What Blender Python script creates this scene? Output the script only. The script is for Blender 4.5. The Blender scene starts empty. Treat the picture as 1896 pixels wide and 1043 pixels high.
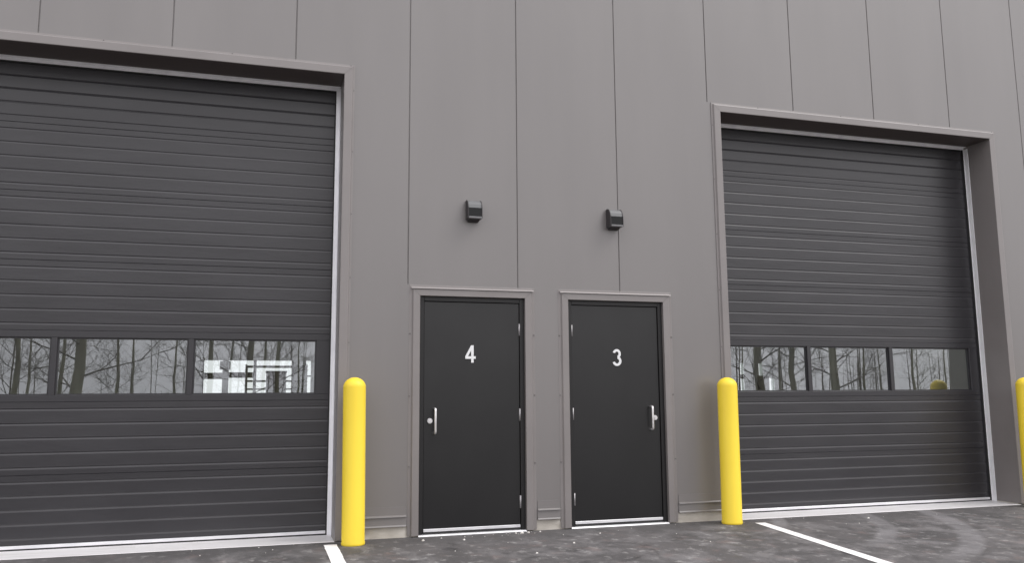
import bpy, bmesh, math, random
from mathutils import Vector, Matrix

scene = bpy.context.scene
C = scene.collection
R = math.radians

# ---------------------------------------------------------------- camera
cam_d = bpy.data.cameras.new('camera'); cam = bpy.data.objects.new('camera', cam_d); C.objects.link(cam)
cr = Vector((0.958831, -0.283889, -0.007052)); cu = Vector((-0.03233, -0.133798, 0.990481)); cf = Vector((0.282131, 0.949476, 0.137468))
CAM = Vector((-1.68475, -7.65198, 1.2267))
M4 = Matrix((( cr.x, cu.x, -cf.x, CAM.x), (cr.y, cu.y, -cf.y, CAM.y), (cr.z, cu.z, -cf.z, CAM.z), (0, 0, 0, 1)))
cam.matrix_world = M4
cam_d.sensor_width = 36; cam_d.lens = 1554.1/1896*36; cam_d.clip_start = .05; cam_d.clip_end = 2000
scene.camera = cam

# ---------------------------------------------------------------- sky, sun, exposure
SUN_EL, SUN_AZ = R(52), R(122)     # azimuth measured clockwise from +y: behind the camera, to the right
w = bpy.data.worlds.new('World'); scene.world = w; w.use_nodes = True
nt = w.node_tree; N = nt.nodes; L = nt.links
bg = N['Background']; bg.inputs['Strength'].default_value = 0.12
sky = N.new('ShaderNodeTexSky'); sky.sky_type = 'NISHITA'; sky.sun_disc = False
sky.sun_elevation = SUN_EL; sky.sun_rotation = SUN_AZ; sky.dust_density = 4; sky.air_density = 1.0
hs = N.new('ShaderNodeHueSaturation'); hs.inputs['Saturation'].default_value = .12; L.new(sky.outputs[0], hs.inputs['Color'])
tc = N.new('ShaderNodeTexCoord'); sx = N.new('ShaderNodeSeparateXYZ'); L.new(tc.outputs['Generated'], sx.inputs[0])
gr = N.new('ShaderNodeMapRange'); gr.inputs['From Min'].default_value = 0; gr.inputs['From Max'].default_value = 1
gr.inputs['To Min'].default_value = .8; gr.inputs['To Max'].default_value = 1.4; L.new(sx.outputs['Z'], gr.inputs['Value'])
mp = N.new('ShaderNodeMapping'); mp.inputs['Scale'].default_value = (1.2, 1.2, 4); L.new(tc.outputs['Generated'], mp.inputs[0])
cn = N.new('ShaderNodeTexNoise'); cn.inputs['Scale'].default_value = 2; cn.inputs['Detail'].default_value = 6; L.new(mp.outputs[0], cn.inputs['Vector'])
cm = N.new('ShaderNodeMapRange'); cm.inputs['From Min'].default_value = .3; cm.inputs['From Max'].default_value = .7
cm.inputs['To Min'].default_value = .82; cm.inputs['To Max'].default_value = 1.12; L.new(cn.outputs[0], cm.inputs['Value'])
mu = N.new('ShaderNodeMath'); mu.operation = 'MULTIPLY'; L.new(gr.outputs[0], mu.inputs[0]); L.new(cm.outputs[0], mu.inputs[1])
cl = N.new('ShaderNodeVectorMath'); cl.operation = 'SCALE'; cl.inputs[0].default_value = (11.0, 10.75, 11.1); L.new(mu.outputs[0], cl.inputs['Scale'])
mx = N.new('ShaderNodeMix'); mx.data_type = 'RGBA'; mx.inputs['Factor'].default_value = .75
L.new(hs.outputs[0], mx.inputs[6]); L.new(cl.outputs[0], mx.inputs[7]); L.new(mx.outputs[2], bg.inputs['Color'])

sd = bpy.data.lights.new('sun', 'SUN'); sun = bpy.data.objects.new('sun', sd); C.objects.link(sun)
sd.energy = .95; sd.angle = R(30); sd.color = (1, .97, .93)
sv = Vector((math.sin(SUN_AZ)*math.cos(SUN_EL), math.cos(SUN_AZ)*math.cos(SUN_EL), math.sin(SUN_EL)))
sun.rotation_euler = sv.to_track_quat('Z', 'Y').to_euler(); sun.location = (0, -20, 30)

vs = scene.view_settings
vs.view_transform = 'Standard'; vs.look = 'None'; vs.gamma = 1; vs.use_curve_mapping = False; vs.exposure = 0.47

# ---------------------------------------------------------------- materials
def mat(name, col, rough=.5, metal=0., spec=.5, bump=None, var=None, coat=0.):
    """bump=(scale xyz, detail, strength, distance); var=(scale xyz, colour2, lo, hi)"""
    m = bpy.data.materials.new(name); m.use_nodes = True
    n = m.node_tree.nodes; l = m.node_tree.links; b = n['Principled BSDF']
    b.inputs['Base Color'].default_value = (*col, 1); b.inputs['Roughness'].default_value = rough
    b.inputs['Metallic'].default_value = metal; b.inputs['Specular IOR Level'].default_value = spec
    b.inputs['Coat Weight'].default_value = coat
    tcn = n.new('ShaderNodeTexCoord')
    if var:
        mpn = n.new('ShaderNodeMapping'); mpn.inputs['Scale'].default_value = var[0]; l.new(tcn.outputs['Object'], mpn.inputs[0])
        t = n.new('ShaderNodeTexNoise'); t.inputs['Scale'].default_value = 1; t.inputs['Detail'].default_value = 5; l.new(mpn.outputs[0], t.inputs['Vector'])
        mr = n.new('ShaderNodeMapRange'); mr.inputs['From Min'].default_value = var[2]; mr.inputs['From Max'].default_value = var[3]; l.new(t.outputs[0], mr.inputs['Value'])
        mi = n.new('ShaderNodeMix'); mi.data_type = 'RGBA'; mi.inputs[6].default_value = (*col, 1); mi.inputs[7].default_value = (*var[1], 1)
        l.new(mr.outputs[0], mi.inputs['Factor']); l.new(mi.outputs[2], b.inputs['Base Color'])
    if bump:
        mpn = n.new('ShaderNodeMapping'); mpn.inputs['Scale'].default_value = bump[0]; l.new(tcn.outputs['Object'], mpn.inputs[0])
        t = n.new('ShaderNodeTexNoise'); t.inputs['Scale'].default_value = 1; t.inputs['Detail'].default_value = bump[1]; l.new(mpn.outputs[0], t.inputs['Vector'])
        bp = n.new('ShaderNodeBump'); bp.inputs['Strength'].default_value = bump[2]; bp.inputs['Distance'].default_value = bump[3]
        l.new(t.outputs[0], bp.inputs['Height']); l.new(bp.outputs[0], b.inputs['Normal'])
    return m

m_clad = mat('taupe_cladding_paint', (.158, .1475, .1445), .33, spec=1.0, bump=((1.1, 1, .35), 2, .4, .025), var=((2.2, 1, .35), (.174, .1625, .159), .3, .7))
m_trim = mat('taupe_trim_paint', (.195, .179, .175), .36, spec=.75, bump=((2.5, 2, 2.5), 2, .3, .01), var=((2, 2, 2), (.212, .195, .191), .35, .65))
m_underside = mat('dark_brown_underside', (.085, .07, .066), .5)
m_curt = mat('charcoal_embossed_steel', (.018, .017, .0205), .38, spec=.72, bump=((2.2, 2, 11), 4, .35, .006), var=((1.2, 1, 3), (.025, .024, .028), .35, .65))
m_curt2 = mat('charcoal_smooth_frame', (.022, .021, .025), .38, spec=.7)
m_door = mat('black_door_paint', (.0065, .0065, .007), .32, spec=.55, bump=((3, 3, 1.2), 3, .35, .012), var=((3, 3, 1.5), (.010, .010, .0105), .3, .7))
m_frame = mat('black_frame_paint', (.008, .0075, .008), .42)
m_galv = mat('galvanised_steel', (.92, .92, .94), .34, metal=.15, bump=((9, 9, 3), 3, .3, .004), var=((12, 12, 6), (.82, .82, .85), .3, .7))
m_alu = mat('bright_aluminium', (.86, .86, .88), .35, metal=.5, var=((5, 20, 20), (.7, .7, .73), .35, .75))
m_sill = mat('sill_plate', (.70, .69, .70), .5, metal=.1, var=((3, 18, 18), (.56, .55, .54), .5, .8))
m_conc = mat('pale_concrete', (.42, .39, .345), .85, bump=((60, 60, 60), 5, .6, .004), var=((6, 6, 14), (.56, .53, .48), .35, .7))
m_satin = mat('satin_steel', (.82, .81, .82), .28, metal=.75)
m_hinge = mat('hinge_steel', (.36, .35, .36), .4, metal=.5)
m_white = mat('white_vinyl', (.74, .75, .76), .4)
m_rub = mat('black_rubber', (.02, .02, .02), .7)
m_drip = mat('trim_edge_highlight', (.27, .25, .245), .42, metal=0.)  # same metal as the trim, lightened to paint in its sky highlight
m_screw = mat('dark_screw_head', (.14, .13, .13), .45)
m_bol = mat('yellow_plastic_sleeve', (.87, .66, .05), .45, spec=.4, bump=((5, 5, 1.5), 3, .25, .006), var=((4, 4, 1.6), (.85, .63, .045), .35, .7))
m_light = mat('dark_bronze_housing', (.12, .124, .128), .5, spec=.5)
m_rim = mat('lamp_rim_paint', (.15, .15, .155), .4)
m_lens = mat('dark_lens', (.006, .007, .007), .15, spec=.25)
m_side = mat('black_lamp_casting', (.028, .025, .027), .5)
m_int = mat('interior_steel_liner', (.62, .64, .63), .7)
m_intdark = mat('interior_dark_steel', (.06, .06, .065), .6)
m_part = mat('partition_board', (.72, .74, .64), .8, var=((1, 1, 1), (.66, .68, .58), .35, .65))
m_floor = mat('interior_concrete_floor', (.3, .3, .29), .6)
m_bark = mat('grey_bark', (.15, .14, .10), .9, bump=((20, 20, 4), 4, .8, .02), var=((3, 3, .5), (.21, .2, .14), .4, .65))
m_bark2 = mat('brown_twigs', (.12, .105, .09), .9)
m_wood = mat('far_twigs', (.12, .105, .085), .9)
m_grass = mat('dry_grass_verge', (.12, .11, .06), .9, var=((.3, .3, .3), (.09, .10, .04), .4, .6))

def glass_mat(name, tint, base, wob=.00012):
    m = bpy.data.materials.new(name); m.use_nodes = True
    n = m.node_tree.nodes; l = m.node_tree.links; n.remove(n['Principled BSDF']); out = n['Material Output']
    tr = n.new('ShaderNodeBsdfTransparent'); tr.inputs[0].default_value = (*tint, 1)
    gl = n.new('ShaderNodeBsdfGlossy'); gl.inputs['Roughness'].default_value = 0.0; gl.inputs[0].default_value = (.93, .97, 1, 1)
    fr = n.new('ShaderNodeFresnel'); fr.inputs['IOR'].default_value = 1.5
    ma = n.new('ShaderNodeMath'); ma.operation = 'MULTIPLY_ADD'; ma.inputs[1].default_value = 1.6; ma.inputs[2].default_value = base; ma.use_clamp = True
    l.new(fr.outputs[0], ma.inputs[0])
    t = n.new('ShaderNodeTexCoord'); no = n.new('ShaderNodeTexNoise'); no.inputs['Scale'].default_value = 2.2; no.inputs['Detail'].default_value = 1
    l.new(t.outputs['Object'], no.inputs['Vector'])
    bp = n.new('ShaderNodeBump'); bp.inputs['Strength'].default_value = 1; bp.inputs['Distance'].default_value = wob
    l.new(no.outputs[0], bp.inputs['Height']); l.new(bp.outputs[0], gl.inputs['Normal'])
    mi = n.new('ShaderNodeMixShader'); l.new(ma.outputs[0], mi.inputs[0]); l.new(tr.outputs[0], mi.inputs[1]); l.new(gl.outputs[0], mi.inputs[2])
    l.new(mi.outputs[0], out.inputs[0]); return m
m_glass = glass_mat('insulated_glass', (.90, .95, .94), .20)
m_glass2 = glass_mat('storefront_glass', (.9, .93, .92), .0)

# asphalt: mottled drying patches, chalky stains, tyre arcs
def asphalt():
    m = bpy.data.materials.new('asphalt'); m.use_nodes = True
    n = m.node_tree.nodes; l = m.node_tree.links; b = n['Principled BSDF']
    tcn = n.new('ShaderNodeTexCoord')
    def noise(scale, detail, rough=.55, dist=0.):
        mpn = n.new('ShaderNodeMapping'); mpn.inputs['Scale'].default_value = scale; l.new(tcn.outputs['Object'], mpn.inputs[0])
        t = n.new('ShaderNodeTexNoise'); t.inputs['Scale'].default_value = 1; t.inputs['Detail'].default_value = detail
        t.inputs['Roughness'].default_value = rough; t.inputs['Distortion'].default_value = dist; l.new(mpn.outputs[0], t.inputs['Vector']); return t.outputs[0]
    def rng(v, a, b_, c=0., d=1.):
        r_ = n.new('ShaderNodeMapRange'); r_.inputs['From Min'].default_value = a; r_.inputs['From Max'].default_value = b_
        r_.inputs['To Min'].default_value = c; r_.inputs['To Max'].default_value = d; l.new(v, r_.inputs['Value']); return r_.outputs[0]
    def mixc(f, A, B):
        mi = n.new('ShaderNodeMix'); mi.data_type = 'RGBA'
        if isinstance(f, float): mi.inputs['Factor'].default_value = f
        else: l.new(f, mi.inputs['Factor'])
        for i, v in ((6, A), (7, B)):
            if isinstance(v, tuple): mi.inputs[i].default_value = (*v, 1)
            else: l.new(v, mi.inputs[i])
        return mi.outputs[2]
    def math_(op, a, b_):
        q = n.new('ShaderNodeMath'); q.operation = op; q.use_clamp = True
        for i, v in ((0, a), (1, b_)):
            if isinstance(v, (int, float)): q.inputs[i].default_value = v
            else: l.new(v, q.inputs[i])
        return q.outputs[0]
    base = mixc(rng(noise((.9, .8, 1), 5), .35, .65), (.070, .067, .068), (.115, .108, .109))
    patch = rng(noise((2.6, 2.2, 1), 10, .72, .3), .47, .62)
    col = mixc(math_('MULTIPLY', patch, .75), base, (.20, .192, .195))
    fine = rng(noise((9, 6.5, 1), 6, .65), .56, .66)
    col = mixc(math_('MULTIPLY', fine, .55), col, (.38, .37, .365))
    redn = rng(noise((4, 3.4, 1), 5, .65), .56, .68)
    col = mixc(math_('MULTIPLY', redn, .35), col, (.23, .165, .15))
    dark = rng(noise((3.4, 3, 1), 8, .7, .3), .36, .46, 1., 0.)
    col = mixc(math_('MULTIPLY', dark, .6), col, (.05, .048, .049))
    # strip beside the wall is darker, with a ragged outer edge
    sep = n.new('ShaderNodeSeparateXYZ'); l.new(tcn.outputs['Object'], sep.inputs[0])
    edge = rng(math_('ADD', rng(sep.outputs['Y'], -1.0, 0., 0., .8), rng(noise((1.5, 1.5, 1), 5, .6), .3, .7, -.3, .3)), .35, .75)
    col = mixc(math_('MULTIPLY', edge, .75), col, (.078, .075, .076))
    # tyre arcs: pale rings round fixed centres
    arcmask = None
    for cx, cy, rad, wid, amin in ((.923, 1.373, 4.45, .115, 0), (1.548, .80, 2.94, .10, 0), (1.744, .644, 1.744, .085, 0)):
        sb = n.new('ShaderNodeVectorMath'); sb.operation = 'DISTANCE'; l.new(tcn.outputs['Object'], sb.inputs[0]); sb.inputs[1].default_value = (cx, cy, 0)
        d = math_('ABSOLUTE', math_('SUBTRACT', sb.outputs['Value'], rad), 0)
        q = n.new('ShaderNodeMath'); q.operation = 'SUBTRACT'; l.new(sb.outputs['Value'], q.inputs[0]); q.inputs[1].default_value = rad
        a = n.new('ShaderNodeMath'); a.operation = 'ABSOLUTE'; l.new(q.outputs[0], a.inputs[0])
        k = rng(a.outputs[0], wid*.55, wid, 1., 0.)
        k = math_('MULTIPLY', k, rng(sep.outputs['X'], cx+rad*.45, cx+rad*.7))
        arcmask = k if arcmask is None else math_('MAXIMUM', arcmask, k)
    arcmask = math_('MULTIPLY', arcmask, rng(noise((4, 4, 1), 6, .65), .34, .55, .1, .62))
    col = mixc(arcmask, col, (.235, .228, .235))
    grit = rng(noise((130, 130, 1), 3, .6), .3, .7, .7, 1.14)
    sc = n.new('ShaderNodeVectorMath'); sc.operation = 'SCALE'; l.new(col, sc.inputs[0]); l.new(grit, sc.inputs['Scale'])
    l.new(sc.outputs[0], b.inputs['Base Color'])
    l.new(rng(dark, 0, 1, .78, .55), b.inputs['Roughness']); b.inputs['Specular IOR Level'].default_value = .45
    bp = n.new('ShaderNodeBump'); bp.inputs['Strength'].default_value = .7; bp.inputs['Distance'].default_value = .006
    l.new(noise((90, 90, 1), 5, .7), bp.inputs['Height']); l.new(bp.outputs[0], b.inputs['Normal'])
    return m
m_asph = asphalt()
m_paint = mat('road_paint', (.86, .85, .85), .6, bump=((90, 90, 1), 4, .5, .004), var=((30, 30, 1), (.70, .69, .68), .55, .78))

# ---------------------------------------------------------------- mesh helpers
class MB:
    def __init__(s): s.v = []; s.f = []; s.sm = []
    def vert(s, p): s.v.append(tuple(p)); return len(s.v)-1
    def quad(s, *ps, smooth=False):
        s.f.append([s.vert(p) for p in ps]); s.sm.append(smooth)
    def box(s, x0, x1, y0, y1, z0, z1):
        a = len(s.v)
        for x in (x0, x1):
            for y in (y0, y1):
                for z in (z0, z1): s.v.append((x, y, z))
        for f in ((0, 1, 3, 2), (4, 6, 7, 5), (0, 4, 5, 1), (2, 3, 7, 6), (0, 2, 6, 4), (1, 5, 7, 3)):
            s.f.append([a+i for i in f]); s.sm.append(False)
    def bbox(s, x0, x1, y0, y1, z0, z1, b):     # chamfered box
        pts = {}
        def P(k):
            if k not in pts: pts[k] = s.vert(k)
            return pts[k]
        X = (x0, x1); Y = (y0, y1); Z = (z0, z1)
        def c(i, j, k, ax):
            sx_ = b if i == 0 else -b; sy_ = b if j == 0 else -b; sz_ = b if k == 0 else -b
            p = [X[i], Y[j], Z[k]]
            if ax != 0: p[0] += sx_
            if ax != 1: p[1] += sy_
            if ax != 2: p[2] += sz_
            return P(tuple(p))
        for ax in range(3):
            for e in (0, 1):
                idx = []
                for (p, q) in ((0, 0), (1, 0), (1, 1), (0, 1)):
                    t = [p, q]; t.insert(ax, e); idx.append(c(*t, ax))
                s.f.append(idx); s.sm.append(False)
        for ax in range(3):
            o = [a for a in range(3) if a != ax]
            for p in (0, 1):
                for q in (0, 1):
                    ks = []
                    for e in (0, 1):
                        t = [0, 0, 0]; t[ax] = e; t[o[0]] = p; t[o[1]] = q; ks.append(t)
                    s.f.append([c(*ks[0], o[0]), c(*ks[1], o[0]), c(*ks[1], o[1]), c(*ks[0], o[1])]); s.sm.append(False)
        for i in (0, 1):
            for j in (0, 1):
                for k in (0, 1):
                    s.f.append([c(i, j, k, 0), c(i, j, k, 1), c(i, j, k, 2)]); s.sm.append(False)
    def tube(s, pts, rad, n=10, smooth=True, cap=True):
        pts = [Vector(p) for p in pts]; rads = rad if isinstance(rad, (list, tuple)) else [rad]*len(pts)
        rings = []; prev = None
        for i, p in enumerate(pts):
            d = (pts[min(i+1, len(pts)-1)]-pts[max(i-1, 0)]).normalized()
            if prev is None:
                a = d.orthogonal().normalized()
            else:
                a = (prev-d*prev.dot(d))
                a = a.normalized() if a.length > 1e-6 else d.orthogonal().normalized()
            prev = a; b = d.cross(a)
            rings.append([s.vert(p+(a*math.cos(2*math.pi*k/n)+b*math.sin(2*math.pi*k/n))*rads[i]) for k in range(n)])
        for r0, r1 in zip(rings, rings[1:]):
            for k in range(n):
                s.f.append([r0[k], r0[(k+1) % n], r1[(k+1) % n], r1[k]]); s.sm.append(smooth)
        if cap:
            s.f.append(rings[0][::-1]); s.sm.append(False); s.f.append(rings[-1]); s.sm.append(False)
    def lathe(s, cx, cy, prof, n=48, smooth=True):
        rings = [[s.vert((cx+r*math.cos(2*math.pi*k/n), cy+r*math.sin(2*math.pi*k/n), z)) for k in range(n)] for r, z in prof]
        for r0, r1 in zip(rings, rings[1:]):
            for k in range(n):
                s.f.append([r0[k], r0[(k+1) % n], r1[(k+1) % n], r1[k]]); s.sm.append(smooth)
        s.f.append(rings[-1]); s.sm.append(smooth)
    def extrude_x(s, prof, x0, x1, caps=True, closed=True):   # prof: (y,z)
        n = len(prof); a = [s.vert((x0, y, z)) for y, z in prof]; b = [s.vert((x1, y, z)) for y, z in prof]
        for k in range(n if closed else n-1):
            j = (k+1) % n; s.f.append([a[k], a[j], b[j], b[k]]); s.sm.append(False)
        if caps: s.f.append(a[::-1]); s.f.append(b); s.sm += [False, False]
    def extrude_y(s, prof, y0, y1):   # prof: (x,z)
        n = len(prof); a = [s.vert((x, y0, z)) for x, z in prof]; b = [s.vert((x, y1, z)) for x, z in prof]
        for k in range(n):
            j = (k+1) % n; s.f.append([a[k], a[j], b[j], b[k]]); s.sm.append(False)
        s.f.append(a[::-1]); s.f.append(b); s.sm += [False, False]
    def build(s, name, material, parent=None, fix=True):
        me = bpy.data.meshes.new(name); me.from_pydata(s.v, [], s.f); me.update()
        if fix:
            bm = bmesh.new(); bm.from_mesh(me); bmesh.ops.recalc_face_normals(bm, faces=bm.faces); bm.to_mesh(me); bm.free()
        me.polygons.foreach_set('use_smooth', s.sm)
        me.materials.append(material)
        o = bpy.data.objects.new(name, me); C.objects.link(o); o.parent = parent
        return o

def tag(o, label=None, cat=None, group=None, kind=None):
    if label: o['label'] = label
    if cat: o['category'] = cat
    if group: o['group'] = group
    if kind: o['kind'] = kind
    return o
def empty(name, loc=(0, 0, 0)):
    o = bpy.data.objects.new(name, None); C.objects.link(o); o.location = loc; o.empty_display_size = .2
    return o

# ---------------------------------------------------------------- ground
g = MB(); g.quad((-400, -400, 0), (400, -400, 0), (400, 400, 0), (-400, 400, 0))
# asphalt lot around the building
tag(g.build('ground', m_grass), kind='structure'); bpy.data.objects['ground'].location.z = -.03
a = MB(); a.quad((-60, -26, 0), (90, -26, 0), (90, .5, 0), (-60, .5, 0))
tag(a.build('asphalt_lot', m_asph), kind='structure')
a = MB(); a.quad((-40, 28.6, -.004), (60, 28.6, -.004), (60, 75, -.004), (-40, 75, -.004))
tag(a.build('rear_pavement', mat('pale_concrete_yard', (.5, .5, .49), .8)), kind='structure')

def line(name, p0, p1, wd, label):
    d = Vector((p1[0]-p0[0], p1[1]-p0[1])); nrm = Vector((-d.y, d.x)).normalized()*wd/2
    m = MB(); random.seed(len(label)); K = 60; e0 = []; e1 = []
    for k in range(K+1):
        c = Vector(p0)+d*k/K
        e0.append((c.x+nrm.x*(1+random.uniform(-.05, .05)), c.y+nrm.y, .004)); e1.append((c.x-nrm.x*(1+random.uniform(-.05, .05)), c.y-nrm.y, .004))
    for k in range(K): m.quad(e0[k], e0[k+1], e1[k+1], e1[k])
    return tag(m.build(name, m_paint), label, 'parking line', 'white lines painted on the asphalt')
line('parking_line', (-1.085, -.17), (-1.077, -6.0), .108, 'white painted parking line running from beside the leftmost yellow bollard')
line('parking_line', (3.01, -.27), (2.28, -6.0), .105, 'white painted parking line slanting away from the yellow bollard right of door 3')

random.seed(5)
gm = MB()
def crumb(x, y, s):
    gm.tube([(x, y, -s*.2), (x+random.uniform(-.2, .2)*s, y, s*.25), (x+random.uniform(-.3, .3)*s, y, s*.55)], [s*.55, s*.6, s*.2], n=5, smooth=False)
for _ in range(38):
    x = random.uniform(-2.6, 6.2); y = -abs(random.gauss(.18, .45))-.05
    crumb(x, y, random.choice((.005, .006, .007, .009)))
for _ in range(12): crumb(random.gauss(.62, .16), random.uniform(-.2, -.03), random.choice((.006, .01, .016)))
for x, y, s in ((-.3, -.22, .022), (.05, -.3, .02), (-.12, -.14, .012), (.63, -.11, .03), (.7, -.1, .022), (.58, -.1, .018), (.9, -.75, .018), (1.3, -.35, .014), (4.2, -.35, .02), (.45, -1.1, .018)):
    crumb(x, y, s)
tag(gm.build('gravel', mat('white_grit', (.62, .6, .57), .8)), 'pale grit and concrete crumbs scattered on the asphalt along the wall', 'gravel', kind='stuff')

# ---------------------------------------------------------------- building
bld = tag(empty('warehouse', (2, 14, 0)), 'taupe metal clad industrial building with two overhead doors and two black entry doors', 'building')
BP = bld
def part(mb, name, m, parent=None, fix=True):
    o = mb.build(name, m, parent or bld, fix)
    if parent is None: o.matrix_parent_inverse = Matrix.Translation(-bld.location)
    return o

TOP = 7.6; XA, XB = -14.0, 34.0; YC = .38
OH = [(-4.627, -1.035), (2.912, 6.506)]; OHT = 4.24
MD = [(-.303, .713), (1.153, 2.169)]; MDT = 2.172
S0, SP = -.417, 1.063
seams = [S0+k*SP for k in range(-13, 33) if XA < S0+k*SP < XB]
def wall():
    m = MB(); cols = []
    openings = [(a-.012, b+.012, -.1, OHT+.012) for a, b in OH]+[(a-.012, b+.012, -.1, MDT+.012) for a, b in MD]
    cuts = sorted({v for o in openings for v in o[:2]})
    g_ = .006
    prev = XA
    for s_ in seams+[XB]:
        a, b = prev, (s_-g_ if s_ != XB else XB)
        xs = [a]+[c for c in cuts if a < c < b]+[b]
        for p, q in zip(xs, xs[1:]): cols.append((p, q, 0, 0))
        if s_ != XB: cols += [(b, s_-.0022, 0, .009), (s_-.0022, s_+.0022, .009, .009), (s_+.0022, s_+g_, .009, 0)]
        prev = s_+g_
    for p, q, y0, y1 in cols:
        mid = (p+q)/2; z = .10; segs = []
        hs_ = [o for o in openings if o[0] < mid < o[1]]
        if hs_: z = hs_[0][3]
        if (y0 or y1) and not hs_:
            zc = MDT+.105 if abs(mid-S0) < .02 else (OHT+.105 if abs(mid-(S0+3*SP)) < .02 else 0)
            if zc: m.quad((p, 0, z), (q, 0, z), (q, 0, zc), (p, 0, zc)); z = zc
        m.quad((p, y0, z), (q, y1, z), (q, y1, TOP), (p, y0, TOP))
    xs = sorted({XA, XB, *cuts})
    for p, q in zip(xs, xs[1:]):
        mid = (p+q)/2; hs_ = [o for o in openings if o[0] < mid < o[1]]; z = hs_[0][3] if hs_ else .10
        m.quad((p, .36, z), (q, .36, z), (q, .36, TOP), (p, .36, TOP))
        m.quad((p, 0, z), (q, 0, z), (q, .36, z), (p, .36, z))
    for o in openings:
        for x in o[:2]: m.quad((x, 0, .1), (x, .36, .1), (x, .36, o[3]), (x, 0, o[3]))
    m.quad((XA, 0, TOP), (XB, 0, TOP), (XB, .36, TOP), (XA, .36, TOP))
    return part(m, 'wall_cladding', m_clad, fix=False)
wall()
# solid walls between openings at floor level (x ranges of full-height wall)
solid = [(XA, OH[0][0]), (OH[0][1], MD[0][0]), (MD[0][1], MD[1][0]), (MD[1][1], OH[1][0]), (OH[1][1], XB)]
fb = MB(); fl = MB()
for k, (p, q) in enumerate(solid):
    p2, q2 = p+.002, q-.002
    rr = random.Random(k)
    # concrete foundation with irregular lower edge just below the asphalt
    fb.bbox(p2, q2, .012, .355, -.05, .103, .004)
    trimw = .108
    a = p2+(trimw if k > 0 else 0); b = q2-(trimw if k < 4 else 0)
    a2, b2 = (p+.02, q-.02)
    # base flashing: lap, sloped ledge, drop face, kicked drip
    fl.extrude_x([(-.001, .270), (-.005, .270), (-.006, .198), (-.020, .190), (-.022, .183), (-.007, .178), (-.010, .112), (-.016, .100), (-.001, .104)], a, b)
part(fb, 'foundation', m_conc); part(fl, 'base_flashing', m_clad)

# opening trims
def sweep(mb, prof, xl, xr, z0, zt, gap=.0012):
    """prof (o,y) from inner back to outer edge, three butted pieces with mitred corners"""
    for (o0, y0), (o1, y1) in zip(prof, prof[1:]):
        mb.quad((xl-o0, y0, z0), (xl-o1, y1, z0), (xl-o1, y1, zt+o1-gap), (xl-o0, y0, zt+o0-gap))
        mb.quad((xr+o0, y0, z0), (xr+o1, y1, z0), (xr+o1, y1, zt+o1-gap), (xr+o0, y0, zt+o0-gap))
        mb.quad((xl-o0+gap, y0, zt+o0), (xl-o1+gap, y1, zt+o1), (xr+o1-gap, y1, zt+o1), (xr+o0-gap, y0, zt+o0))
def screw(mb, x, z, y=-.006):
    mb.tube([(x, y, z), (x, y-.005, z)], [.0065, .005], n=8)
for k, (a, b) in enumerate(OH):
    t = MB(); sweep(t, [(0, .362), (0, -.026), (.002, -.028), (.070, -.028), (.074, -.026), (.082, -.009), (.098, -.007), (.1, -.007), (.1, -.001)], a, b, .012, OHT)
    o = part(t, 'opening_trim', m_trim, fix=False)
    lt = MB(); lt.box(a+.002, b-.002, -.0245, .36, OHT-.003, OHT-.0005); part(lt, 'head_underside', m_underside)  # thin brown sheet, darker than the trim, under the opening head
    pos = []
    for x in (a-.09, b+.09):
        z = .55
        while z < 4.2: pos.append((x, z)); z += .59
    x = b+.06
    while x > a: pos.append((x, OHT+.092)); x -= 1.06
    for x, z in pos: sc_ = MB(); screw(sc_, x, z); sc_.build('screw', m_screw, o)
for k, (a, b) in enumerate(MD):
    t = MB(); sweep(t, [(0, .09), (0, -.018), (.002, -.020), (.060, -.020), (.064, -.018), (.072, -.004), (.098, -.0022), (.1, -.0005)], a, b, .06 if 0 else .012, MDT)
    o = part(t, 'opening_trim', m_trim, fix=False)
    # hemmed drip edge over the head
    d = MB(); d.extrude_x([(-.001, .080), (-.018, .079), (-.026, .074), (-.031, .066), (-.0215, .0655), (-.0195, .072)], a-.085, b+.085)
    dd = d.build('drip_edge', m_drip, o); dd.location.z = MDT
    for x in (a-.09, b+.09):
        for z in (.62, 1.25, 1.82): sc_ = MB(); screw(sc_, x, z); sc_.build('screw', m_screw, o)

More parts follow.
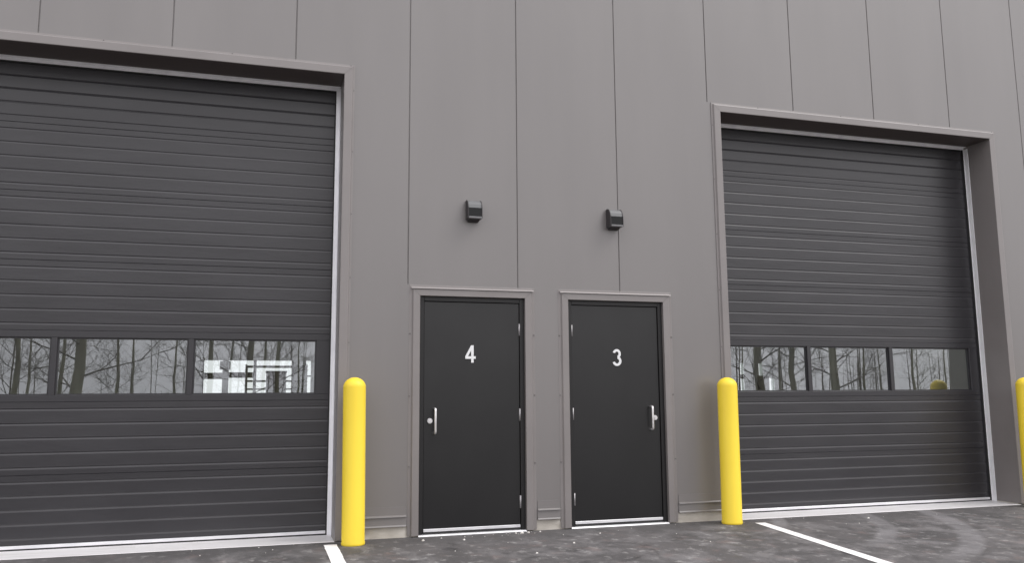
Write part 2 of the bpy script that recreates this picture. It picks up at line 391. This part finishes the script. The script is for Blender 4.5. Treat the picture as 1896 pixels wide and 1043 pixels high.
# overhead doors
PIT = .122
def curtain_section(mb, x0, x1, z0, z1):
    prof = [(0, z0+.003)]
    n = round((z1-z0)/PIT)
    for k in range(n):
        zc = z0+(k+.5)*(z1-z0)/n
        prof += [(0, zc-.015), (.0032, zc-.003), (.0037, zc-.001), (0, zc+.007)]
    prof += [(0, z1-.003), (.004, z1)]
    prof = [(.004, z0)]+prof
    a = [mb.vert((x0, YC+y, z)) for y, z in prof]; b = [mb.vert((x1, YC+y, z)) for y, z in prof]
    for k in range(len(prof)-1): mb.f.append([a[k], b[k], b[k+1], a[k+1]]); mb.sm.append(False)
def overhead(a, b, panes, label, side):
    root = part(MB(), 'overhead_door', m_curt)
    # real mesh for the part itself: the ribbed curtain
    m = MB()
    ea = a+.045 if side == 'L' else a+.02; eb = b-.045 if side == 'L' else b-.02
    zs = [.040, .61, 1.22, 1.83, 2.44, 3.05, 3.66, 4.27]
    for z0, z1 in zip(zs, zs[1:]):
        if abs(z0-1.22) < .01: continue
        curtain_section(m, a-.05, b+.05, z0, z1)
    # back skin
    for z0, z1 in ((.040, 1.22), (1.83, 4.3)):
        m.quad((a-.05, YC+.045, z0), (a-.05, YC+.045, z1), (b+.05, YC+.045, z1), (b+.05, YC+.045, z0))
    me = bpy.data.meshes.new('overhead_door'); me.from_pydata(m.v, [], m.f); me.materials.append(m_curt); root.data = me
    if label: root['label'] = label
    # smooth end stiles proud of the ribs
    for x0, x1 in ((a-.05, a+.032), (b-.032-.004, b+.05)):
        e = MB(); e.box(x0, x1, YC-.003, YC+.02, .036, 4.268)
        e.build('end_stile', m_curt2, root)
    # window section frame: rails, stiles, muntins
    f = MB(); zb_, zt_ = 1.276, 1.771
    f.bbox(a-.05, b+.05, YC-.001, YC+.045, 1.2192, zb_, .003); f.bbox(a-.05, b+.05, YC-.001, YC+.045, zt_, 1.8308, .003)
    xs = [a-.05]+[v for p in panes for v in p]+[b+.05]
    for i in range(0, len(xs), 2): f.bbox(xs[i], xs[i+1], YC-.0005, YC+.045, zb_-.002, zt_+.002, .003)
    wf = f.build('window_frame', m_curt2, root)
    for p, q in panes:
        be = MB(); t = .012
        be.box(p-.001, p+t, YC+.020, YC+.04, zb_, zt_); be.box(q-t, q+.001, YC+.020, YC+.04, zb_, zt_)
        be.box(p+t, q-t, YC+.020, YC+.04, zb_-.001, zb_+t); be.box(p+t, q-t, YC+.020, YC+.04, zt_-t, zt_+.001)
        be.build('glazing_bead', m_curt2 if 1 else m_rub, root)
        gl = MB(); gl.quad((p+.004, YC+.032, zb_+.004), (q-.004, YC+.032, zb_+.004), (q-.004, YC+.032, zt_-.004), (p+.004, YC+.032, zt_-.004))
        gl.build('window_pane', m_glass, root)
    bb = MB(); bb.bbox(a+.046, b-.03, YC-.012, YC+.04, .016, .042, .002)
    bb.build('bottom_bar', m_alu, root)
    sr = MB(); sr.box(a+.046, b-.03, YC-.010, YC+.038, .0035, .0158)
    sr.build('bottom_seal', m_rub, root)
    # galvanised angles down both jambs and along the head
    w1 = .040 if side == 'L' else .012; z1 = OHT-.03
    y1 = YC-.022
    for sgn, x in ((1, a), (-1, b)):
        tr = MB(); xa, xb = sorted((x+sgn*.0015, x+sgn*w1)); tr.bbox(xa, xb, y1, y1+.006, .004, z1, .0012)
        xa, xb = sorted((x+sgn*.0015, x+sgn*.0065)); tr.bbox(xa, xb, y1-.058, y1-.0005, .004, z1, .0012)
        tr.build('jamb_angle', m_galv, root)
    h = MB(); h.bbox(a+.002, b-.002, y1, y1+.005, OHT-.032, OHT-.002, .0012); h.bbox(a+.002, b-.002, y1-.045, y1-.0005, OHT-.0065, OHT-.0015, .0012)
    h.build('head_angle', m_galv, root)
    # rubber weatherstrip between angle and curtain
    ws = MB()
    for sgn, x in ((1, a), (-1, b)):
        xa, xb = sorted((x+sgn*(w1-.004), x+sgn*(w1+.012))); ws.box(xa, xb, y1+.0062, YC-.003, .01, z1-.002)
    ws.box(a+.05, b-.05, y1+.0052, YC-.001, OHT-.045, OHT-.006)
    ws.build('weatherstrip', m_rub, root)
    return root
def panes_for(x1, x2, x3):   # two muntin centres and the right end
    wd = x2-x1; m_ = .024
    return [(x1-wd+.03, x1-m_), (x1+m_, x2-m_), (x2+m_, x3)]
overhead(*OH[0], panes_for(-3.404, -2.300, -1.205), 'charcoal ribbed overhead door left of door 4, with three window panes', 'L')
overhead(*OH[1], panes_for(4.144, 5.240, 6.356), 'charcoal ribbed overhead door right of door 3, with three window panes', 'R')
# sills
for k, (a, b) in enumerate(OH):
    s_ = MB(); s_.bbox(a+.002, b-.002, -.024, YC+.30, -.04, .0035, .002)
    part(s_, 'door_sill', m_sill)

# entry doors
def digit4():
    # outline (x,z) in a unit 0.62 x 1, hole cut as separate strips
    d = MB(); t = .005
    def poly(ps): d.extrude_y([(x, z) for x, z in ps], -t, 0)
    poly([(.36, 0), (.515, 0), (.515, 1.0), (.36, 1.0)])
    poly([(0, .22), (.3595, .22), (.3595, .37), (0, .37)]); poly([(.5155, .22), (.64, .22), (.64, .37), (.5155, .37)])
    poly([(0, .3705), (.17, .3705), (.3595, .70), (.3595, 1.0)])
    return d
def digit3():
    d = MB(); t = .005
    def ring(cx, cz, rx, rz, a0, a1, wd, n=22):
        out = []; inn = []
        for k in range(n+1):
            an = R(a0+(a1-a0)*k/n); c, s_ = math.cos(an), math.sin(an)
            out.append((cx+rx*c, cz+rz*s_)); inn.append((cx+(rx-wd)*c, cz+(rz-wd*.95)*s_))
        for k in range(n):
            d.extrude_y([out[k], out[k+1], inn[k+1], inn[k]], -t, 0)
    ring(.29, .725, .27, .275, 165, -78, .15)
    t = .0054
    ring(.29, .29, .30, .29, 78, -165, .152)
    return d
def entry(a, b, hinge_side, digit, label):
    fr = MB(); t = .045
    fr.bbox(a+.001, a+t, .018, .088, .004, MDT-.001, .002); fr.bbox(b-t, b-.001, .018, .088, .004, MDT-.001, .002)
    fr.bbox(a+t+.0005, b-t-.0005, .018, .088, MDT-t, MDT-.0015, .002)
    # stop behind the leaf
    fr.box(a+t, a+t+.012, .083, .12, .004, MDT-t); fr.box(b-t-.012, b-t, .083, .12, .004, MDT-t); fr.box(a+t, b-t, .0835, .12, MDT-t-.012, MDT-t+.002)
    part(fr, 'door_frame', m_frame)
    lf = MB(); la, lb = a+t+.003, b-t-.003
    lf.bbox(la, lb, .034, .078, .040, MDT-t-.004, .002)
    leaf = part(lf, 'entry_door', m_door); leaf['label'] = label
    hx = lb if hinge_side == 'R' else la
    sg = -1 if hinge_side == 'R' else 1
    for zc in (1.872, 1.068, .265):
        h = MB(); h.tube([(hx+sg*-.001, .027, zc-.057), (hx+sg*-.001, .027, zc+.057)], .0095, n=14)
        xa, xb = sorted((hx, hx+sg*.008)); h.box(xa, xb, .031, .036, zc-.056, zc+.056)
        for q in (-.034, -.011, .011, .034): h.tube([(hx-sg*.001, .027, zc+q-.0006), (hx-sg*.001, .027, zc+q+.0006)], .0102, n=14)
        h.build('hinge', m_hinge, leaf)
    kx = la+.057 if hinge_side == 'R' else lb-.057
    cyl = MB(); cyl.tube([(kx, .035, 1.022), (kx, .014, 1.022)], [.026, .023], n=28); cyl.tube([(kx, .0138, 1.022), (kx, .008, 1.022)], [.013, .012], n=20)
    cyl.box(kx-.0012, kx+.0012, .0068, .0081, 1.014, 1.031)
    cyl.build('lock_cylinder', m_satin, leaf)
    px_ = kx-sg*.0 + (.044 if hinge_side == 'R' else -.044)
    pts = []
    z0, z1, yb, yf, rc = .908, 1.132, .036, -.022, .020
    pts.append((px_, yb, z0)); pts.append((px_, yf+rc, z0))
    for k in range(1, 6):
        an = R(90*k/5); pts.append((px_, yf+rc-rc*math.sin(an), z0+rc-rc*math.cos(an)))
    for k in range(0, 6):
        an = R(90*k/5); pts.append((px_, yf+rc-rc*math.cos(an), z1-rc+rc*math.sin(an)))
    pts.append((px_, yb, z1))
    ph = MB(); ph.tube(pts, .0105, n=16)
    ph.build('pull_handle', m_satin, leaf)
    nx, nz, sx_, sz_ = digit
    dg = digit4() if 'door 4' in label else digit3()
    do = dg.build('door_number', m_white, leaf); do.location = (nx, .0338, nz); do.scale = (sx_, 1, sz_)
    sw = MB(); sw.bbox(la+.004, lb-.004, .018, .034, .036, .060, .002)
    sw.build('door_sweep', m_alu, leaf)
    ru = MB(); ru.box(la+.004, lb-.004, .0215, .0335, .014, .0358); ru.build('sweep_seal', m_rub, leaf)
    th = MB(); th.extrude_x([(-.018, .0035), (-.010, .011), (.02, .0135), (.11, .0135), (.11, -.03), (-.018, -.03)], a+.002, b-.002)
    part(th, 'threshold', m_alu)
    cs = MB(); cs.bbox(a-.0, b+.0, .006, .36, -.05, .0025, .002); part(cs, 'threshold_base', m_conc)
    # dark interior side reveal behind the frame
    rv = MB(); rv.box(a-.01, b+.01, .125, .13, 0.004, MDT+.01); part(rv, 'door_backing', m_frame)
entry(*MD[0], 'R', (.137, 1.556, .155, .163), 'black steel door 4 with its pull handle on the left')
entry(*MD[1], 'L', (1.628, 1.531, .158, .166), 'black steel door 3 with its pull handle on the right')

# ---- shell and interior, dimly seen through the door windows
YF = 28.0
for q_ in (XA, XB-.3): sh = MB(); sh.box(q_, q_+.3, .362, YF+.3, -.05, TOP); part(sh, 'side_wall', m_int)
rf = MB()
for q_ in ((XA, XB, .362, 1.2), (XA, XB, 22.5, YF+.3)): rf.box(q_[0], q_[1], q_[2], q_[3], TOP-.3, TOP-.02)
for k_ in range(12): rf.box(XA+4*k_+(.75 if k_ else 0), XA+4*k_+4, 1.2, 22.5, TOP-.3, TOP-.02); part(rf, 'roof', m_intdark)  # gaps between roof strips added to let sky light brighten the interior
fo = MB(); fo.quad((XA, .365, .002), (XB, .365, .002), (XB, YF+.3, .002), (XA, YF+.3, .002)); part(fo, 'interior_floor', m_floor)
# rear wall with storefront openings
sf = [(-4.0, -.44, 2.80), (.05, .25, 2.80), (19.55, 20.5, 2.80), (21.3, 21.52, 2.8), (21.85, 22.15, 2.1)]
rw = MB(); prev = XA
for p, q, zt in sf:
    rw.box(prev, p, YF, YF+.3, -.05, TOP-.31); rw.box(p, q, YF, YF+.3, zt, TOP-.31); prev = q
rw.box(prev, XB, YF, YF+.3, -.05, TOP-.31)
part(rw, 'rear_wall', m_int)
st = MB()
p, q, zt = sf[0]
for x0, x1 in ((p, p+.1), (-3.2, -2.96), (q-.08, q), (-2.02, -1.9)): st.box(x0, x1, YF-.05, YF+.1, 0, zt)
st.box(p+.1, -2.96, YF-.04, YF+.09, 2.05, 2.3); st.box(-2.96, -2.02, YF-.04, YF+.09, 2.1, 2.32)
part(st, 'storefront_frame', m_intdark)
st = MB(); st.box(-3.3, -2.9, YF-.3, YF-.06, 2.42, 2.75); part(st, 'junction_box', m_intdark)
st = MB(); st.box(.05, .25, YF-.04, YF+.1, 2.14, 2.2); part(st, 'storefront_frame', m_intdark)
st = MB()
for x in (19.82, 20.05): st.box(x, x+.2, YF-.05, YF+.1, 0, 2.8)
st.box(19.5, 20.5, YF-.06, YF+.11, 2.05, 2.25); part(st, 'storefront_frame', m_intdark)
st = MB(); st.box(21.2, 21.6, YF-.06, YF+.11, 1.5, 2.2)
part(st, 'storefront_frame', m_intdark)
for p, q, zt in sf:
    sg_ = MB(); sg_.quad((p, YF+.05, 0), (q, YF+.05, 0), (q, YF+.05, zt), (p, YF+.05, zt)); part(sg_, 'storefront_glass', m_glass2)
pt = MB(); pt.box(7.25, 7.37, .37, 2.3, 0.003, 3.6); part(pt, 'partition_wall', m_part)
pc = MB(); pc.box(.95, 1.1, .5, 16, .003, TOP-.31); part(pc, 'partition_wall', m_int)

# scaffold and rack inside
def scaffold():
    r_ = tag(empty('scaffold', (-1.2, 20, 0)), 'steel rolling scaffold inside the left unit, dimly seen through the window nearest the bollard', 'scaffold')
    for x in (-.95, .85):
        for y in (-.5, .5):
            m = MB(); m.tube([(x, y, .1), (x, y, 2.3)], .03, n=8); m.build('upright', m_intdark, r_)
            m = MB(); m.tube([(x-.03, y, .1), (x+.03, y, .1)], .1, n=14); m.build('caster', m_rub, r_)
    b = MB()
    for z in (1.3, 1.55, 1.8, 2.25):
        for x in (-.95, .85): b.tube([(x, -.5, z), (x, .5, z)], .02, n=6)
        for y in (-.5, .5): b.tube([(-.95, y, z), (.85, y, z)], .02, n=6)
    b.tube([(-.95, -.5, 1.3), (.85, -.5, 2.2)], .018, n=6); b.build('brace', m_intdark, r_)
    d = MB(); d.bbox(-.95, .85, -.5, .5, 1.2, 1.25, .005); d.build('deck', m_intdark, r_)
scaffold()
mbx = MB(); mbx.bbox(-.3, .3, -.3, .3, 0, .8, .02); mbx.bbox(-.32, .32, -.32, .32, .8, .86, .01)
o = mbx.build('dark_crate', m_intdark); o.location = (-1.25, 20, 1.251)
tag(o, 'dark covered crate on the scaffold deck inside the left unit', 'crate')
def rack():
    r_ = tag(empty('storage_rack', (9.2, 6, 0)), 'tall steel storage rack inside, seen through the middle pane of the right overhead door', 'rack')
    for x in (-.85, 1.3):
        for y in (-.45, .45):
            m = MB(); m.bbox(x-.05, x+.05, y-.04, y+.04, .003, 3.0, .006); m.build('upright', m_int, r_)
    for z in (1.75, 2.25, 2.8):
        for y in (-.45, .45):
            m = MB(); m.bbox(-.8, 1.25, y-.03, y+.03, z-.12, z, .006); m.build('beam', m_int, r_)
    for z in (1.75, 2.25):
        m = MB(); m.bbox(-.8, 1.25, -.415, .415, z-.03, z-.005, .004); m.build('shelf', m_intdark, r_)
rack()

# ---------------------------------------------------------------- wall lights
def wall_light():
    r_ = empty('wall_light')
    W_ = .069
    # hood: side profile (y,z), back at y=0
    b = MB()
    hood = [(0, .0), (0, .178), (-.022, .182), (-.050, .176), (-.080, .158), (-.098, .130), (-.106, .098), (-.100, .097), (-.092, .012), (-.10, .0)]
    b.extrude_x(hood, -W_+.006, W_-.006); b.build('housing', m_light, r_)
    for sx_ in (-1, 1):
        c = MB(); xa, xb = sorted((sx_*W_, sx_*(W_-.0055)))
        c.extrude_x([(-.0, -.002), (-.0, .18), (-.022, .186), (-.052, .180), (-.084, .161), (-.103, .132), (-.113, .098), (-.116, -.002)], xa, xb)
        c.build('side_plate', m_side if sx_ < 0 or 1 else m_light, r_)
    l_ = MB(); l_.extrude_x([(-.1015, .095), (-.108, .093), (-.110, .014), (-.1005, .014)], -W_+.0065, W_-.0065); l_.build('lens', m_lens, r_)
    rm = MB(); rm.bbox(-W_+.006, W_-.006, -.120, -.001, -.006, .012, .002); rm.build('rim', m_rim, r_)
    bp = MB(); bp.extrude_x([(-.001, -.0065), (-.080, -.0065), (-.055, -.020), (-.001, -.025)], -W_+.02, W_-.02); bp.build('junction_box', m_side, r_)
    return r_
wl = wall_light(); wl.location = (.200, -.0, 2.916)
tag(wl, 'dark box wall light mounted above door 4', 'wall light', 'wall lights above the entry doors')
w2 = wl.copy(); C.objects.link(w2); w2.location = (1.648, 0, 2.912)
for ch in list(wl.children):
    c = ch.copy(); C.objects.link(c); c.parent = w2
tag(w2, 'dark box wall light mounted over a panel seam above door 3', 'wall light', 'wall lights above the entry doors')

# ---------------------------------------------------------------- bollards
def bollard(x, y, lean, label):
    r_ = .0975; H_ = 1.412
    prof = [(r_+.001, .0), (r_+.003, .004), (r_+.003, .02), (r_, .03), (r_, 1.325)]
    for k in range(1, 13):
        an = R(90*k/12); prof.append((r_*math.cos(an)+1e-4, 1.325+(H_-1.325)*math.sin(an)))
    m = MB(); m.lathe(0, 0, prof); o = m.build('bollard', m_bol)
    o.location = (x, y, .001); o.rotation_euler = (R(lean[0]), R(lean[1]), 0)
    return tag(o, label, 'bollard', 'yellow bollards guarding the door jambs')
bollard(-.897, -.21, (0, -.5), 'yellow domed bollard at the right jamb of the left overhead door')
bollard(2.742, -.205, (0, .3), 'yellow domed bollard between door 3 and the right overhead door')
bollard(6.485, -.22, (0, .6), 'yellow domed bollard at the right edge of the photo, partly cut off')

# ---------------------------------------------------------------- trees across the lot, mirrored in the window panes
def tree_mesh(seed, H_, r0, depth=4, spread=1.):
    rnd = random.Random(seed); trunk = MB(); br = MB()
    pts = [Vector((0, 0, -.1))]; n = 9
    for k in range(1, n+1):
        pts.append(pts[-1]+Vector((rnd.uniform(-.12, .12), rnd.uniform(-.12, .12), 1.))*H_*.9/n)
    trunk.tube(pts, [r0*(1-.85*k/n) for k in range(n+1)], n=10)
    def grow(p, d, ln, r, lev):
        q = p.copy(); P_ = [q.copy()]; dd = d.copy(); K = 4
        for k in range(K):
            dd = (dd+Vector((rnd.uniform(-.28, .28), rnd.uniform(-.28, .28), rnd.uniform(-.12, .26)))).normalized()
            q = q+dd*ln/K; P_.append(q.copy())
            if lev > 0:
                for _ in range(1 if lev < 3 else rnd.choice((1, 1, 2))):
                    ax = Vector((rnd.uniform(-1, 1), rnd.uniform(-1, 1), rnd.uniform(-.5, .8))).normalized()
                    grow(q, (dd*.7+ax*.75).normalized(), ln*rnd.uniform(.45, .68), r*.55, lev-1)
        br.tube(P_, [r*(1-.75*k/K) for k in range(K+1)], n=4 if lev < 2 else 6, cap=False)
    nb = 15
    for i in range(nb):
        f = .14+.82*i/nb; idx = min(int(f*n), n-1); p = pts[idx].lerp(pts[idx+1], f*n-idx)
        az = rnd.uniform(0, 2*math.pi); d = Vector((math.cos(az), math.sin(az), rnd.uniform(.05, .8))).normalized()
        grow(p, d, H_*.28*(1-.55*f)*spread, r0*.19*(1-.6*f), depth-1)
    return trunk, br
protos = []
for sd_, H_, r0 in ((11, 12, .24), (12, 10, .15), (13, 13, .19), (14, 9, .11)):
    tk, br = tree_mesh(sd_, H_, r0)
    t_ = empty('bare_tree'); a = tk.build('trunk', m_bark, t_); b = br.build('crown', m_bark2, t_, fix=False)
    protos.append(t_)
def px2x(px, D): # image column (of the 1896 px wide photo) to x at virtual depth D
    d = cr*((px-948)/1554.1)+cf*1.0
    return CAM.x+d.x/d.y*D
used = set(); random.seed(3)
TR = [(40, 44, 1), (66, 60, 3), (125, 46, 1), (152, 38, 0), (226, 56, 1), (258, 62, 3), (330, 58, 3), (392, 47, 2), (430, 64, 3), (465, 43, 2), (494, 52, 1), (520, 48, 1), (560, 60, 3),
      (1365, 60, 3), (1399, 37, 0), (1432, 60, 3), (1462, 44, 2), (1537, 40, 0), (1590, 54, 1), (1620, 60, 3), (1680, 58, 1), (1735, 60, 3)]
PANES = [('left door\'s left pane', 0, 97), ('left door\'s middle pane', 97, 352), ('left door\'s right pane', 352, 600), ('right door\'s left pane', 1300, 1500), ('right door\'s middle pane', 1500, 1652), ('right door\'s right pane', 1652, 1850)]
ORD = ['first', 'second', 'third', 'fourth', 'fifth', 'sixth', 'seventh']
LOOK = ['stout', 'mid-sized', 'broad', 'slender']
cnt = {}
for px, D, k in TR:
    x = px2x(px, D); y = .796-(CAM.y+D) if 0 else 2*.398-(CAM.y+D)
    pr = protos[k]
    if k not in used: used.add(k); r_ = pr
    else:
        r_ = pr.copy(); C.objects.link(r_)
        for ch in list(pr.children):
            c = ch.copy(); C.objects.link(c); c.parent = r_
    r_.location = (x, y, -.03); r_.rotation_euler = (0, 0, random.uniform(0, 6.28)); s_ = random.uniform(.85, 1.15)
    r_.scale = (s_, s_, s_)
    pn = [p_[0] for p_ in PANES if p_[1] <= px < p_[2]][0]; c_ = cnt.get(pn, 0); cnt[pn] = c_+1
    tag(r_, LOOK[k]+' bare tree mirrored in the '+pn+', '+ORD[c_]+' from its left', 'tree', 'bare trees mirrored in the windows')
# distant wood: dense thin stems and brush
wd = MB(); random.seed(9)
for _ in range(170):
    x = random.uniform(-60, 95); y = random.uniform(-95, -58); h = random.uniform(5, 12); r0 = random.uniform(.03, .10)
    dx, dy = random.uniform(-.6, .6), random.uniform(-.3, .3)
    wd.tube([(x, y, 0), (x+dx*.4, y+dy*.5, h*.5), (x+dx, y+dy, h)], [r0, r0*.6, .01], n=4, cap=False)
    for _ in range(9):
        z = random.uniform(.25, .95)*h; az = random.uniform(0, 6.28); l_ = random.uniform(.5, 1.7)
        p0 = Vector((x+dx*z/h, y, z)); wd.tube([p0, p0+Vector((math.cos(az)*l_, math.sin(az)*l_, l_*random.uniform(.2, .9)))], [.02, .006], n=3, cap=False)
for _ in range(8000):
    x = random.uniform(-60, 95); y = random.uniform(-90, -52); az = random.uniform(0, 6.28); l_ = random.uniform(.6, 2.0)
    wd.tube([(x, y, 0), (x+math.cos(az)*l_*.3, y+math.sin(az)*.3, l_)], [.025, .008], n=3, cap=False)
tag(wd.build('distant_wood', m_wood, fix=False), 'far-off bare wood and brush beyond the lot, mirrored in the windows', 'wood', kind='stuff')
